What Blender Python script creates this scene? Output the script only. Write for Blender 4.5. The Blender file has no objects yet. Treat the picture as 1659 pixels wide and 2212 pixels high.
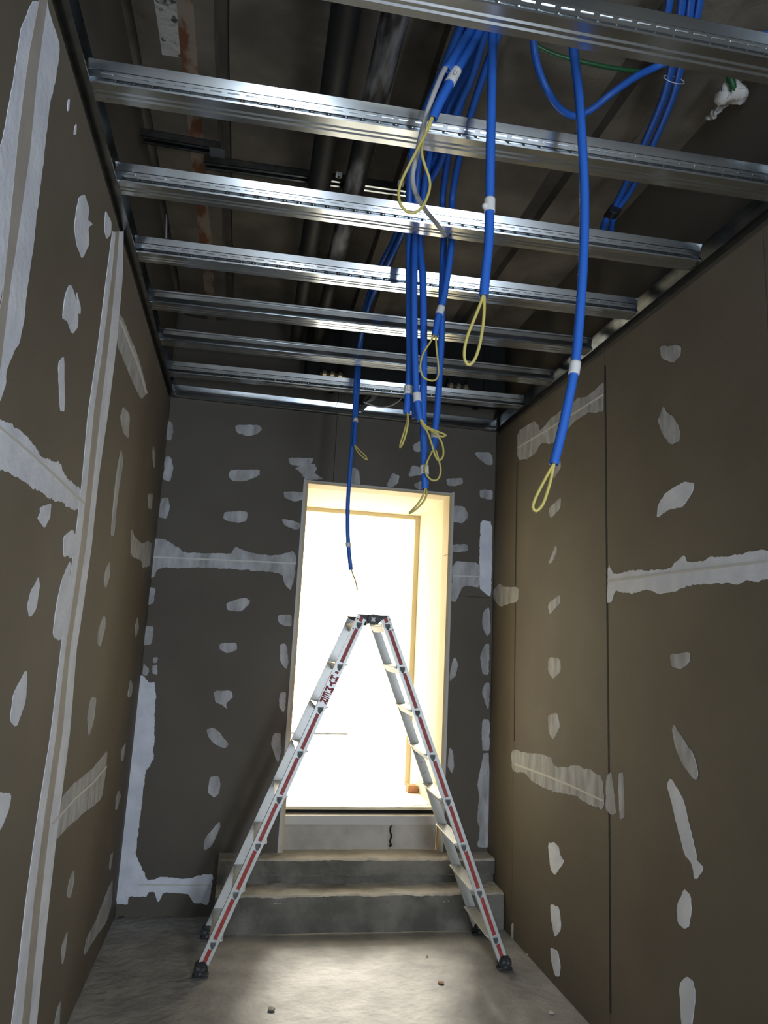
import bpy, bmesh, math, random
from mathutils import Vector, Matrix, noise, geometry
random.seed(7)
sc = bpy.context.scene
COL = sc.collection

# ------------------------------------------------------------------ camera
FPX = 1540.05
W, D, H = 1.962, 4.072, 2.75          # corridor width, depth to the end wall, underside of the studs
CAM = Vector((0.5011, 0.0, 1.4169))
yaw, pit, rol = 0.18778, 0.18321, 0.04947
fw = Vector((math.sin(yaw)*math.cos(pit), math.cos(yaw)*math.cos(pit), math.sin(pit)))
r0 = Vector((math.cos(yaw), -math.sin(yaw), 0)); u0 = r0.cross(fw)
rt = r0*math.cos(rol) + u0*math.sin(rol); up = -r0*math.sin(rol) + u0*math.cos(rol)
cd = bpy.data.cameras.new('camera'); cam = bpy.data.objects.new('camera', cd); COL.objects.link(cam)
cd.sensor_fit = 'HORIZONTAL'; cd.sensor_width = 36; cd.lens = FPX*36/1659; cd.clip_start = 0.02
M = Matrix((rt, up, -fw)).transposed().to_4x4(); M.translation = CAM; cam.matrix_world = M
sc.camera = cam

def U(axis, val, x, y):
    """point of the photograph measured onto the plane axis = val of the place"""
    d = fw + rt*((x-829.5)/FPX) - up*((y-1106)/FPX)
    return CAM + d*((val-CAM[axis])/d[axis])

# ------------------------------------------------------------------ light and exposure
sc.view_settings.view_transform = 'Standard'; sc.view_settings.look = 'None'
sc.view_settings.gamma = 1; sc.view_settings.use_curve_mapping = False
sc.view_settings.exposure = 0.12
world = bpy.data.worlds.new('overcast'); sc.world = world; world.use_nodes = True
wn = world.node_tree.nodes; wl = world.node_tree.links
bg = wn['Background']; tc = wn.new('ShaderNodeTexCoord'); sx = wn.new('ShaderNodeSeparateXYZ')
wl.new(tc.outputs['Generated'], sx.inputs[0]); rp = wn.new('ShaderNodeValToRGB')
wl.new(sx.outputs['Z'], rp.inputs[0]); wl.new(rp.outputs[0], bg.inputs[0])
rp.color_ramp.elements[0].position = 0.15; rp.color_ramp.elements[0].color = (.80, .70, .48, 1)
rp.color_ramp.elements[1].position = 0.75; rp.color_ramp.elements[1].color = (1, .94, .80, 1)
bg.inputs[1].default_value = 7.2
def lamp(name, kind, loc, energy, color, **kw):
    l = bpy.data.lights.new(name, kind); l.energy = energy; l.color = color
    for k, v in kw.items(): setattr(l, k, v)
    o = bpy.data.objects.new(name, l); COL.objects.link(o); o.location = loc; return o
def aim(o, to): o.rotation_euler = (Vector(to)-o.location).to_track_quat('-Z', 'Y').to_euler()
sun = lamp('sun', 'SUN', (1.3, 9, 6), 5.8, (1, .93, .82), angle=math.radians(14))
aim(sun, Vector((1.3, 9, 6)) + Vector((-.10, -1, -.88)))
portal = lamp('door_portal', 'AREA', (1.245, 4.95, 1.42), 1, (1, 1, 1), shape='RECTANGLE', size=1.1, size_y=2.0)
portal.data.cycles.is_portal = True; aim(portal, (1.245, 0, 1.42))
flash = lamp('phone_light', 'AREA', CAM + rt*(-.07) + up*.06 - fw*.02, 2.6, (.93, .97, 1.0), shape='DISK', size=.03)
flash.rotation_euler = cam.rotation_euler = M.to_euler()
day = lamp('daylight_behind', 'AREA', (1.62, -1.9, .85), 72, (.80, .89, 1.0), shape='RECTANGLE', size=.6, size_y=1.4)
aim(day, (.1, 1.6, 1.45))
high = lamp('stud_highlight_fill', 'AREA', (.24, -1.95, 2.15), 20, (.80, .90, 1.0), shape='RECTANGLE', size=.42, size_y=1.6)  # added unseen area lamp that puts highlights on the ceiling studs
aim(high, (.6, 2.2, 2.5))

# ------------------------------------------------------------------ materials
def mat(name, color, rough=.6, metal=0.0, c2=None, scale=6.0, detail=6, bump=0.0, bscale=40, lo=.35, hi=.65, stretch=None, coat=0, aniso=0):
    m = bpy.data.materials.new(name); m.use_nodes = True
    n = m.node_tree.nodes; l = m.node_tree.links; b = n['Principled BSDF']
    b.inputs['Base Color'].default_value = (*color, 1); b.inputs['Roughness'].default_value = rough
    b.inputs['Metallic'].default_value = metal; b.inputs['Coat Weight'].default_value = coat
    t = n.new('ShaderNodeTexCoord'); mp = n.new('ShaderNodeMapping')
    l.new(t.outputs['Object'], mp.inputs[0])
    if stretch: mp.inputs['Scale'].default_value = stretch
    if c2:
        a = n.new('ShaderNodeTexNoise'); a.inputs['Scale'].default_value = scale; a.inputs['Detail'].default_value = detail
        l.new(mp.outputs[0], a.inputs[0]); r = n.new('ShaderNodeValToRGB'); l.new(a.outputs[0], r.inputs[0])
        r.color_ramp.elements[0].position = lo; r.color_ramp.elements[0].color = (*color, 1)
        r.color_ramp.elements[1].position = hi; r.color_ramp.elements[1].color = (*c2, 1)
        l.new(r.outputs[0], b.inputs['Base Color'])
    if bump:
        a = n.new('ShaderNodeTexNoise'); a.inputs['Scale'].default_value = bscale; a.inputs['Detail'].default_value = 6
        l.new(mp.outputs[0], a.inputs[0]); bp = n.new('ShaderNodeBump'); bp.inputs['Strength'].default_value = bump
        bp.inputs['Distance'].default_value = .01; l.new(a.outputs[0], bp.inputs['Height']); l.new(bp.outputs[0], b.inputs['Normal'])
    return m
BOARD = mat('plasterboard_paper', (.118, .099, .072), .75, c2=(.143, .122, .090), scale=2.2, bump=.12, bscale=120)
BOARD_G = mat('plasterboard_paper_cool_lit', (.092, .081, .066), .75, c2=(.108, .096, .079), scale=2.2, bump=.12, bscale=120)  # same board, greyed and darkened in colour for the end wall's cool light
TAPE = mat('paper_joint_tape', (.36, .33, .30), .7, c2=(.43, .40, .36), scale=9)
FILL = mat('joint_filler', (.66, .70, .80), .8, c2=(.80, .84, .93), scale=9, bump=.3, bscale=50)
FILLT = mat('thin_joint_filler', (.27, .27, .275), .8, c2=(.52, .54, .57), scale=22, bump=.3, bscale=60, lo=.3, hi=.7, stretch=(1, 1, .35))
RIDGE = mat('filler_ridge', (.62, .62, .60), .8)
ZINC = mat('galvanised_steel', (.46, .50, .53), .17, 1.0, c2=(.62, .66, .69), scale=14, bump=.012, bscale=30, stretch=(.15, 1, 1))
ZINCD = mat('dull_galvanised_steel', (.20, .22, .235), .24, 1.0, c2=(.34, .36, .38), scale=20)
SLAB = mat('raw_concrete_soffit', (.075, .066, .053), .9, c2=(.155, .137, .112), scale=4.0, detail=10, bump=.5, bscale=25)
SLABD = mat('dark_groove_concrete', (.04, .036, .03), .9, c2=(.085, .075, .062), scale=5, bump=.4)  # darker concrete tone for the slab's grooves, channels and one rib side
SLABW = mat('pitted_pale_concrete', (.05, .05, .05), .9, c2=(.36, .36, .35), scale=26, bump=.8, lo=.36, hi=.44, detail=2)
RUST = mat('rusty_steel_strip', (.22, .18, .145), .8, c2=(.13, .05, .02), scale=16, stretch=(1, .5, 1), lo=.47, hi=.56)
CONC = mat('floor_concrete', (.28, .275, .265), .8, c2=(.42, .41, .39), scale=5.5, detail=12, bump=.9, bscale=26, lo=.36, hi=.64)
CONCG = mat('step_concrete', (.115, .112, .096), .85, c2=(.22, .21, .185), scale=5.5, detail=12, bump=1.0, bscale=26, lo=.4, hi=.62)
CONCT = mat('lit_step_concrete', (.32, .30, .265), .85, c2=(.52, .50, .45), scale=5, detail=10, bump=.5, bscale=30)  # paler step concrete, the lit look of the treads put into the colour
CREAM = mat('cream_reveal_paint', (.66, .60, .43), .7, c2=(.71, .65, .47), scale=3)
CREAMB = mat('reveal_board', (.52, .43, .27), .7, c2=(.58, .48, .31), scale=5)
WHITE = mat('white_render', (.80, .79, .75), .8)
BEAD = mat('white_corner_bead', (.52, .52, .51), .6)
BLUE = mat('blue_corrugated_conduit', (.030, .150, .62), .42)
GREEN = mat('green_conduit', (.012, .09, .03), .4)
YEL = mat('yellow_pull_wire', (.62, .53, .16), .5)
GREYC = mat('grey_cable', (.42, .43, .44), .5)
WHT = mat('white_tape', (.72, .73, .72), .55)
BLK = mat('black_plastic', (.018, .019, .021), .45, bump=.3, bscale=60)
PIPE = mat('black_pipe_insulation', (.008, .009, .010), .62)
PIPEG = mat('scuffed_grey_pipe_wrap', (.010, .011, .012), .6, c2=(.30, .30, .32), scale=5, lo=.5, hi=.68, stretch=(3, .7, 3))
ALU = mat('ladder_aluminium', (.66, .68, .68), .42, .35, c2=(.56, .58, .57), scale=7, bump=.05)
ALUG = mat('dull_aluminium', (.50, .51, .50), .5, .3, c2=(.58, .59, .58), scale=5)
CASTA = mat('dark_rung_socket', (.055, .06, .06), .6, c2=(.13, .14, .14), scale=30)
RED = mat('red_paint_stripe', (.36, .035, .028), .5, c2=(.44, .10, .085), scale=30, lo=.5, hi=.75)
REDL = mat('red_lettering', (.33, .012, .03), .5)
INK = mat('black_ink', (.02, .02, .02), .6)
GAP = mat('dark_gap', (.010, .010, .009), .9)
BRASS = mat('brass_fitting', (.42, .38, .28), .35, .8)
BRICK = mat('orange_brick', (.42, .20, .09), .85, c2=(.34, .15, .07), scale=20)
WOOD = mat('splinter_brown', (.20, .10, .06), .8)

# ------------------------------------------------------------------ helpers
def link(name, me, m=None, parent=None):
    o = bpy.data.objects.new(name, me); COL.objects.link(o)
    if parent: o.parent = parent
    if m:
        for q in (m if isinstance(m, (list, tuple)) else [m]): me.materials.append(q)
    return o
def finish(name, bm, m, parent=None, smooth=False, ang=None):
    me = bpy.data.meshes.new(name); bmesh.ops.recalc_face_normals(bm, faces=bm.faces); bm.to_mesh(me); bm.free()
    if smooth:
        for p in me.polygons: p.use_smooth = True
        if ang: me.set_sharp_from_angle(angle=math.radians(ang))
    return link(name, me, m, parent)
def tag(o, label, cat, group=None):
    o['label'] = label; o['category'] = cat
    if group: o['group'] = group
    return o
def struct(o, label=None):
    o['kind'] = 'structure'
    if label: o['label'] = label
    return o
def thing(name, loc, label, cat, group=None, rz=0):
    o = bpy.data.objects.new(name, None); COL.objects.link(o); o.location = loc; o.rotation_euler[2] = rz
    o.empty_display_size = .05; bpy.context.view_layer.update()
    return tag(o, label, cat, group)
def box(bm, x0, x1, y0, y1, z0, z1, mi=0, bev=0, mtx=None):
    vs = [bm.verts.new(Vector(p)) for p in [(x0,y0,z0),(x1,y0,z0),(x1,y1,z0),(x0,y1,z0),(x0,y0,z1),(x1,y0,z1),(x1,y1,z1),(x0,y1,z1)]]
    fs = [bm.faces.new([vs[i] for i in q]) for q in [(3,2,1,0),(4,5,6,7),(0,1,5,4),(1,2,6,5),(2,3,7,6),(3,0,4,7)]]
    for f in fs: f.material_index = mi
    if mtx: bmesh.ops.transform(bm, matrix=mtx, verts=vs)
    if bev:
        es = {e for f in fs for e in f.edges}
        bmesh.ops.bevel(bm, geom=list(es), offset=bev, segments=2, affect='EDGES', profile=.5)
    return vs
def prism(bm, poly, fn, a, b, mi=0):
    """poly list of 2D pts, fn(p,t)->3D, from t=a to t=b"""
    A = [bm.verts.new(fn(p, a)) for p in poly]; B = [bm.verts.new(fn(p, b)) for p in poly]
    n = len(poly)
    for i in range(n):
        f = bm.faces.new((A[i], A[(i+1) % n], B[(i+1) % n], B[i])); f.material_index = mi
    for ring in (A, B):
        try:
            f = bm.faces.new(ring); f.material_index = mi
        except ValueError: pass
def cyl(bm, c, axis, r, h, seg=24, mi=0, r2=None):
    axis = Vector(axis).normalized(); q = axis.to_track_quat('Z', 'Y').to_matrix().to_4x4()
    q.translation = Vector(c)
    g = bmesh.ops.create_cone(bm, cap_ends=True, segments=seg, radius1=r, radius2=r if r2 is None else r2, depth=h, matrix=q)
    for v in g['verts']:
        for f in v.link_faces: f.material_index = mi
def spline(pts, step=.01):
    P = [Vector(p) for p in pts]
    if len(P) == 2: P = [P[0], (P[0]+P[1])/2, P[1]]
    P = [P[0]*2-P[1]] + P + [P[-1]*2-P[-2]]; out = []
    for i in range(1, len(P)-2):
        a, b, c, d = P[i-1], P[i], P[i+1], P[i+2]; n = max(2, int((c-b).length/step))
        for k in range(n):
            t = k/n
            out.append(.5*((2*b)+(c-a)*t+(2*a-5*b+4*c-d)*t*t+(3*b-a-3*c+d)*t**3))
    out.append(P[-2]); return out
def tube(bm, pts, r, step=.01, seg=10, rib=0.0, pitch=.0060, closed_ends=True, hollow=0.0, mi=0):
    path = spline(pts, step)
    if rib:
        L = [0]
        for a, b in zip(path, path[1:]): L.append(L[-1]+(b-a).length)
        n = int(L[-1]/(pitch/2)); q = []; j = 0
        for k in range(n+1):
            s = L[-1]*k/n
            while j < len(L)-2 and L[j+1] < s: j += 1
            t = (s-L[j])/max(1e-9, L[j+1]-L[j]); q.append(path[j].lerp(path[j+1], min(1, t)))
        path = q
    t0 = (path[1]-path[0]).normalized(); nrm = t0.orthogonal().normalized(); prev = None
    N = len(path); rings = []
    def ring(c, t, n, rad):
        b = t.cross(n)
        return [bm.verts.new(c+(n*math.cos(2*math.pi*i/seg)+b*math.sin(2*math.pi*i/seg))*rad) for i in range(seg)]
    for k, p in enumerate(path):
        t = (path[min(k+1, N-1)]-path[max(k-1, 0)]).normalized()
        nrm = (nrm - t*nrm.dot(t)).normalized()
        rad = r*(1-rib*(k % 2)) if rib else r
        rings.append(ring(p, t, nrm, rad)); last = (p, t, nrm)
    if hollow:
        p, t, n_ = last
        rings.append(ring(p, t, n_, r*hollow)); rings.append(ring(p-t*.03, t, n_, r*hollow))
    for A, B in zip(rings, rings[1:]):
        for i in range(seg):
            f = bm.faces.new((A[i], A[(i+1) % seg], B[(i+1) % seg], B[i])); f.material_index = mi; f.smooth = True
    bm.faces.new(rings[0][::-1]); bm.faces.new(rings[-1])
    return path
def tube_obj(name, pts, r, m, parent=None, **kw):
    bm = bmesh.new(); tube(bm, pts, r, **kw); me = bpy.data.meshes.new(name)
    if parent:
        inv = Matrix.Translation(-parent.location); bmesh.ops.transform(bm, matrix=inv, verts=bm.verts)
    bm.to_mesh(me); bm.free()
    return link(name, me, m, parent)
def poly_patch(name, axis, val, out, px, m, parent, off=.0012, jit=.0025, ridge=False, is3d=False):
    """a thin smear of filler lying on the plane axis = val; px is its outline as measured"""
    P = px if is3d else [U(axis, val, *q) for q in px]
    if name in ('filler_patch',) or (name == 'joint_filler' and jit > .0024):
        jit *= 1.25
        for _ in range(1 if len(P) > 6 else 2):   # round the corners of the smear
            Q = []
            for k in range(len(P)):
                a_, b_ = P[k], P[(k+1) % len(P)]; Q += [a_.lerp(b_, .14), a_.lerp(b_, .86)]
            P = Q
    i0, i1 = [k for k in range(3) if k != axis]; pts = []
    n = len(P)
    for k in range(n):
        a, b = P[k], P[(k+1) % n]; L = (b-a).length; s = max(1, int(L/.006))
        for j in range(s):
            p = a.lerp(b, j/s)
            if jit:
                v = noise.noise_vector(p*60)*jit + noise.noise_vector(p*18)*jit
                p = p + v
            p[axis] = val; pts.append(p)
    o = parent.matrix_world.translation if parent else Vector((0, 0, 0))
    tri = geometry.tessellate_polygon([[p for p in pts]])
    bm = bmesh.new(); d = Vector((0, 0, 0)); d[axis] = out*off
    top = [bm.verts.new(p+d-o) for p in pts]; bot = [bm.verts.new(p-o) for p in pts]
    for t in tri:
        try: bm.faces.new([top[i] for i in t])
        except ValueError: pass
    N = len(pts)
    for k in range(N): bm.faces.new((top[k], top[(k+1) % N], bot[(k+1) % N], bot[k]))
    return finish(name, bm, m, parent)
def strip_px(pts, w):
    """outline around a polyline of pixels, w wide"""
    A, B = [], []
    for k, (x, y) in enumerate(pts):
        x0, y0 = pts[max(0, k-1)]; x1, y1 = pts[min(len(pts)-1, k+1)]
        dx, dy = x1-x0, y1-y0; L = math.hypot(dx, dy); nx, ny = -dy/L*w/2, dx/L*w/2
        A.append((x+nx, y+ny)); B.append((x-nx, y-ny))
    return A + B[::-1]

# ------------------------------------------------------------------ the setting
ZT = 3.30          # underside of the concrete slab
YB = -2.6          # far end behind the camera
bm = bmesh.new()
NX, NY = 60, 90
for j in range(NY+1):
    for i in range(NX+1):
        x = -.3 + (W+.6)*i/NX; y = YB-.1 + (D+.3-YB)*j/NY
        bm.verts.new((x, y, .004*noise.noise(Vector((x*1.3, y*1.3, 0)))-.002 if 0 < x < W else 0))
bm.verts.ensure_lookup_table()
for j in range(NY):
    for i in range(NX):
        a = j*(NX+1)+i; bm.faces.new([bm.verts[k] for k in (a, a+1, a+NX+2, a+NX+1)])
floor = struct(finish('floor', bm, CONC, smooth=True), 'bare dusty grey concrete floor')
bm = bmesh.new(); box(bm, -.5, W+.5, YB-.1, D+.2, -.2, -.02); finish('subfloor', bm, CONC, floor)

def boards(name, axis, rects, inner, outer, back, m, label):
    """plasterboards as separate slabs with fine gaps over a dark backing"""
    bm = bmesh.new(); g = .0015
    for a0, a1, z0, z1 in rects:
        if axis == 0: box(bm, min(inner, outer), max(inner, outer), a0+g, a1-g, z0+g, z1-g)
        else: box(bm, a0+g, a1-g, min(inner, outer), max(inner, outer), z0+g, z1-g)
    return struct(finish(name, bm, m), label)
ZB = 2.722         # top of the face boards
yA, yB2, yL, yN = 3.70, 2.706, 2.33, 1.40
wall_left = boards('wall_left', 0, [(YB, yN, 0, ZB), (yN, yL, 0, 1.80), (yN, yL, 1.80, ZB), (yL, 3.28, 0, .852), (yL, 3.28, .852, 2.485), (yL, 3.28, 2.485, ZB), (3.28, D, 0, 1.797), (3.28, D, 1.797, ZB)], 0, -.0125, None, BOARD, 'left wall of brown plasterboard with smeared joints')
bm = bmesh.new(); box(bm, -.12, -.0125, YB, D+.02, -.02, ZT+.05); finish('backing_board', bm, BOARD_G, wall_left)
wall_right = boards('wall_right', 0, [(yA, D, 0, 1.74), (yA, D, 1.74, ZB), (yB2, yA, 0, .85), (yB2, yA, .85, 2.535), (yB2, yA, 2.535, ZB), (1.73, yB2, 0, 1.71), (1.73, yB2, 1.71, ZB), (YB, 1.73, 0, ZB)], W, W+.0125, None, BOARD, 'right wall of brown plasterboard with a dark upright seam')
bm = bmesh.new(); box(bm, W+.0125, W+.12, YB, D+.02, -.02, ZT+.05); finish('backing_board', bm, BOARD_G, wall_right)
DX0, DX1, DZ0, DZ1, DY1 = .803, 1.690, .512, 2.330, 4.85
wall_back = boards('wall_back', 1, [(0, DX0, 0, .147), (0, DX0, .147, 1.82), (0, DX0, 1.82, DZ1+.0015), (0, .962, DZ1-.0015, H), (.962, W, DZ1-.0015, H), (DX1, W, 0, 1.72), (DX1, W, 1.72, DZ1+.0015), (0, .962, H, ZT), (.962, W, H, ZT)], D, D+.0125, None, BOARD_G, 'plasterboard end wall, colour greyed for its cool light, around the bright doorway')
bm = bmesh.new()
box(bm, -1.5, DX0, D+.0125, DY1, -.02, 3.9); box(bm, DX1, 3.6, D+.0125, DY1, -.02, 3.9); box(bm, DX0-.001, DX1+.001, D+.0125, DY1, DZ1, 3.9)
finish('masonry_core', bm, SLAB, wall_back)
bm = bmesh.new(); box(bm, -.2, W+.2, YB-.15, YB, -.02, ZT+.05)
struct(finish('wall_front', bm, BOARD), 'plasterboard wall closing the passage behind')

# slab with its long ribs: profile across the passage
prof = [(-.15, ZT), (.02, ZT, 1), (.03, ZT-.045, 0), (.100, ZT-.05, 2), (.160, ZT-.05, 3), (.212, ZT-.05, 0), (.268, ZT-.045, 0), (.273, ZT+.012, 1), (.305, ZT+.012, 1), (.310, ZT, 0),
        (.86, ZT, 0), (.872, ZT+.03, 1), (.975, ZT+.03, 1), (.985, ZT-.01, 0), (1.07, ZT-.015, 0), (1.085, ZT-.05, 0), (1.15, ZT-.05, 0), (1.165, ZT, 0), (1.56, ZT, 0), (1.575, ZT+.02, 1), (1.63, ZT+.02, 1), (1.64, ZT-.02, 0), (1.76, ZT-.03, 0), (1.78, ZT, 0), (2.1, ZT, 0)]
bm = bmesh.new(); rows = []
ys = [YB-.1 + (D+.2-YB)*k/110 for k in range(111)]
for y in ys:
    rows.append([bm.verts.new((p[0]+.006*noise.noise(Vector((y*3, i, 0))), y, p[1]+.006*noise.noise(Vector((y*2.5, i*3.1, 7))))) for i, p in enumerate(prof)])
for a, b in zip(rows, rows[1:]):
    for i in range(len(prof)-1):
        f = bm.faces.new((a[i], a[i+1], b[i+1], b[i]))
        mi = prof[i][2] if len(prof[i]) > 2 else 0
        if mi == 2 and a[0].co.y > 2.05: mi = 0
        f.material_index = mi
ceiling = struct(finish('ceiling', bm, [SLAB, SLABD, SLABW, RUST]), 'raw concrete slab with long ribs above the metal studs')
bm = bmesh.new(); box(bm, -.2, W+.2, YB-.1, D+.3, ZT+.08, ZT+.3); finish('slab_body', bm, SLAB, ceiling)

# doorway lining
bm = bmesh.new(); t = .012
box(bm, DX1-t+.001, DX1, 4.20, DY1, DZ0, DZ1); box(bm, DX0, DX0+t, 4.20, DY1, DZ0, DZ1); box(bm, DX0, DX1, 4.20, DY1, DZ1-t, DZ1)
door = struct(finish('door_1', bm, CREAM), 'deep cream door opening full of daylight')
bm = bmesh.new(); z0 = .30
box(bm, DX1-.016, DX1, D-.001, 4.20, z0, 1.96); box(bm, DX1-.016, DX1, D-.001, 4.20, 1.963, DZ1); box(bm, DX0, DX0+.016, D-.001, 4.20, z0, DZ1)
box(bm, DX0+.016, DX1-.016, D-.001, 4.20, DZ1-.014, DZ1)
finish('reveal_board', bm, CREAMB, door)
bm = bmesh.new()   # outer frame
for a in ((DX1-.045, DX1-.011, DY1-.03, DY1+.01, DZ0, DZ1-.01), (DX0+.011, DX0+.045, DY1-.03, DY1+.01, DZ0, DZ1-.01), (DX0+.045, DX1-.045, DY1-.03, DY1+.01, DZ1-.04, DZ1-.011)):
    box(bm, *a, bev=.003)
finish('outer_frame', bm, CREAMB, door)
bm = bmesh.new(); w = .013
box(bm, DX1-.002, DX1+w, D-.003, D+.002, z0, DZ1+w, bev=.001); box(bm, DX0-w, DX0+.002, D-.003, D+.002, z0, DZ1+w, bev=.001); box(bm, DX0+.002, DX1-.002, D-.003, D+.002, DZ1-.002, DZ1+.006, bev=.001)
struct(finish('trim_1', bm, BEAD), 'pale corner bead around the doorway')
# terrace beyond the doorway
bm = bmesh.new(); box(bm, -6, 9, DY1, 14, DZ0-.3, DZ0-.001); box(bm, DX0+.012, DX1-.012, 4.19, DY1, DZ0-.022, DZ0)
struct(finish('terrace_floor', bm, WHITE), 'sunlit white floor beyond the doorway')
bm = bmesh.new(); box(bm, DX0+.016, DX1-.016, 4.165, 4.19, DZ0-.012, DZ0+.004, bev=.002)
struct(finish('door_sill', bm, CREAM), 'bright sill at the foot of the doorway')
bm = bmesh.new(); box(bm, DX0+.016, DX1-.016, 4.185, 4.20, .470, .50)
struct(finish('trim_2', bm, GAP), 'dark gap under the door sill')

# ------------------------------------------------------------------ concrete steps
X0, X1 = .488, W-.004
def yskew(x): return -.018*(x-.5)
prof = [(3.825, 0), (3.828, .165), (3.838, .172), (3.99, .180), (3.992, .215), (3.975, .222), (3.970, .292), (3.980, .300), (4.13, .305)]
def edge_pts(prof, step=.02):
    out = []
    for a, b in zip(prof, prof[1:]):
        L = math.dist(a, b); n = max(1, int(L/step))
        for k in range(n): out.append((a[0]+(b[0]-a[0])*k/n, a[1]+(b[1]-a[1])*k/n))
    out.append(prof[-1]); return out
pp = edge_pts(prof, .0075); bm = bmesh.new(); rows = []
nx = 200
for i in range(nx+1):
    x = X0+(X1-X0)*i/nx; col = []
    for k, (y, z) in enumerate(pp):
        v = noise.noise_vector(Vector((x*9, y*9, z*9)))*.006 + noise.noise_vector(Vector((x*35, y*35, z*35)))*.0035 + noise.noise_vector(Vector((x*90, y*90, z*90)))*.0014
        v += Vector((0, .010, -.006))*max(0, noise.noise(Vector((x*7, 0, round(z*8))))-.12)*(1 if abs(z-.16) < .02 or abs(z-.29) < .015 else 0)
        if z < .002: v.z = 0
        q = Vector((x, y+yskew(x), z)) + v*(0.25 if y > 4.05 else 1)
        if y > 4.0 and (x < DX0 or x > DX1): q.y = min(q.y, D-.002)
        q.x = x if i in (0, nx) else q.x; col.append(bm.verts.new(q))
    rows.append(col)
for a, b in zip(rows, rows[1:]):
    for k in range(len(pp)-1):
        f = bm.faces.new((a[k], b[k], b[k+1], a[k+1]))
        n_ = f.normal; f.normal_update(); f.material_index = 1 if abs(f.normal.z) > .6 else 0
for col in (rows[0], rows[-1]):
    b0 = bm.verts.new((col[0].co.x, D-.002, 0)); f = bm.faces.new(col+[b0])
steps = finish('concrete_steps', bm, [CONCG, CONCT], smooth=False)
tag(steps, 'rough grey concrete steps of two treads leading up to the bright doorway', 'steps')
bm = bmesh.new(); rows = []
for i in range(41):
    x = DX0+.017+(DX1-DX0-.034)*i/40; col = []
    for k in range(13):
        z = .297+(.478-.297)*k/12
        d = (.004 if k > 8 else 0)
        if abs(x-1.415) < .012 and .31 < z < .43: d = -.012
        col.append(bm.verts.new((x, 4.125-d+.003*noise.noise(Vector((x*12, z*12, 3))), z)))
    col.append(bm.verts.new((x, 4.19, .479))); rows.append(col)
for a, b in zip(rows, rows[1:]):
    for k in range(13):
        f = bm.faces.new((a[k], b[k], b[k+1], a[k+1])); f.material_index = 1 if k >= 9 else 0
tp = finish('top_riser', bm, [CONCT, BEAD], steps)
bm = bmesh.new()
pts = [(1.413, .428), (1.409, .40), (1.418, .37), (1.410, .345), (1.419, .325), (1.413, .318)]
tube(bm, [(x, 4.124, z) for x, z in pts], .0045, seg=6); tube(bm, [(1.411, 4.123, .325), (1.414, 4.123, .319)], .008, seg=8)
finish('crack', bm, GAP, tp)

# ------------------------------------------------------------------ filler on the walls
cnt = [0]
def fp(wall, axis, val, out, pts, m=FILL, name='filler_patch', jit=.0025, base=.0008):
    cnt[0] += 1
    return poly_patch(name, axis, val, out, pts, m, wall, off=base+.00012*(cnt[0] % 9), jit=jit)
L_ = lambda pts, m=FILL, **k: fp(wall_left, 0, 0, 1, pts, m, **k)
# near band: two filler strips and the paper tape between them
L_([(70,0),(84,0),(61,120),(38,300),(20,480),(5,620),(-30,800),(-60,640),(-40,420),(5,300),(25,190),(45,60)], name='joint_filler', jit=.002)
L_([(83,0),(101,0),(79,160),(63,330),(41,480),(23,600),(-2,800),(-30,800),(4,640),(20,480),(37,300),(60,120)], TAPE, name='joint_tape', jit=.001, base=.0015)
L_([(100,0),(106,30),(118,60),(128,100),(120,170),(105,240),(95,330),(80,450),(70,540),(60,610),(52,690),(42,735),(25,770),(12,800),(12,830),(0,870),(-30,900),(-10,780),(22,600),(40,480),(62,330),(78,160)], name='joint_filler', jit=.003)
L_([(-60,880),(0,905),(20,910),(60,945),(90,990),(130,1000),(140,1030),(175,1060),(182,1085),(178,1102),(160,1102),(130,1085),(100,1075),(85,1060),(60,1045),(20,1022),(0,1018),(-60,985)], name='joint_filler', jit=.005)
L_(strip_px([(-60,885),(0,925),(60,975),(120,1030),(180,1087)], 5), RIDGE, name='filler_ridge', jit=.0005, base=.003)
# main upright joint
BD = [(500,242,248,256,266),(600,229,239,248,264),(745,211,221,233,251),(889,190,201,215,233),(1034,177,188,200,212),(1179,160,172,184,197),(1323,141,152,162,177),(1400,131,140,150,165),(1584,109,120,133,150),(1767,80,94,107,126),(1951,54,71,86,105),(2134,34,53,68,86),(2225,22,44,60,77)]
L_([(b[1], b[0]) for b in BD] + [(b[2]+1, b[0]) for b in BD[::-1]], name='joint_filler', jit=.0015)
L_([(b[3]-1, b[0]) for b in BD] + [(b[4], b[0]) for b in BD[::-1]], name='joint_filler', jit=.0015)
L_([(b[2], b[0]) for b in BD] + [(b[3], b[0]) for b in BD[::-1]], TAPE, name='joint_tape', jit=.0004, base=.0016)
L_([(255,672),(268,694),(277,719),(297,766),(315,831),(315,853),(304,862),(286,824),(268,781),(253,745)], FILLT, name='joint_filler')
L_(strip_px([(258,690),(280,745),(300,795),(316,850)], 3), RIDGE, name='filler_ridge', jit=.0004, base=.003)
L_([(130,1727),(154,1697),(176,1679),(198,1661),(220,1635),(232,1620),(228,1672),(220,1723),(200,1743),(184,1752),(162,1774),(147,1785),(121,1815),(114,1782)], FILLT, name='joint_filler')
L_(strip_px([(112,1780),(160,1725),(200,1690),(229,1655)], 4), RIDGE, name='filler_ridge', jit=.0004, base=.003)
L_([(282,1164),(285,1142),(290,1160),(307,1175),(318,1168),(327,1175),(324,1222),(307,1227),(306,1211),(282,1200)], FILLT, name='joint_filler')
L_([(236,1914),(243,1900),(240,1958),(228,1995),(206,2024),(180,2068),(187,2024),(206,1991),(224,1943)], FILLT, name='joint_filler')
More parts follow.
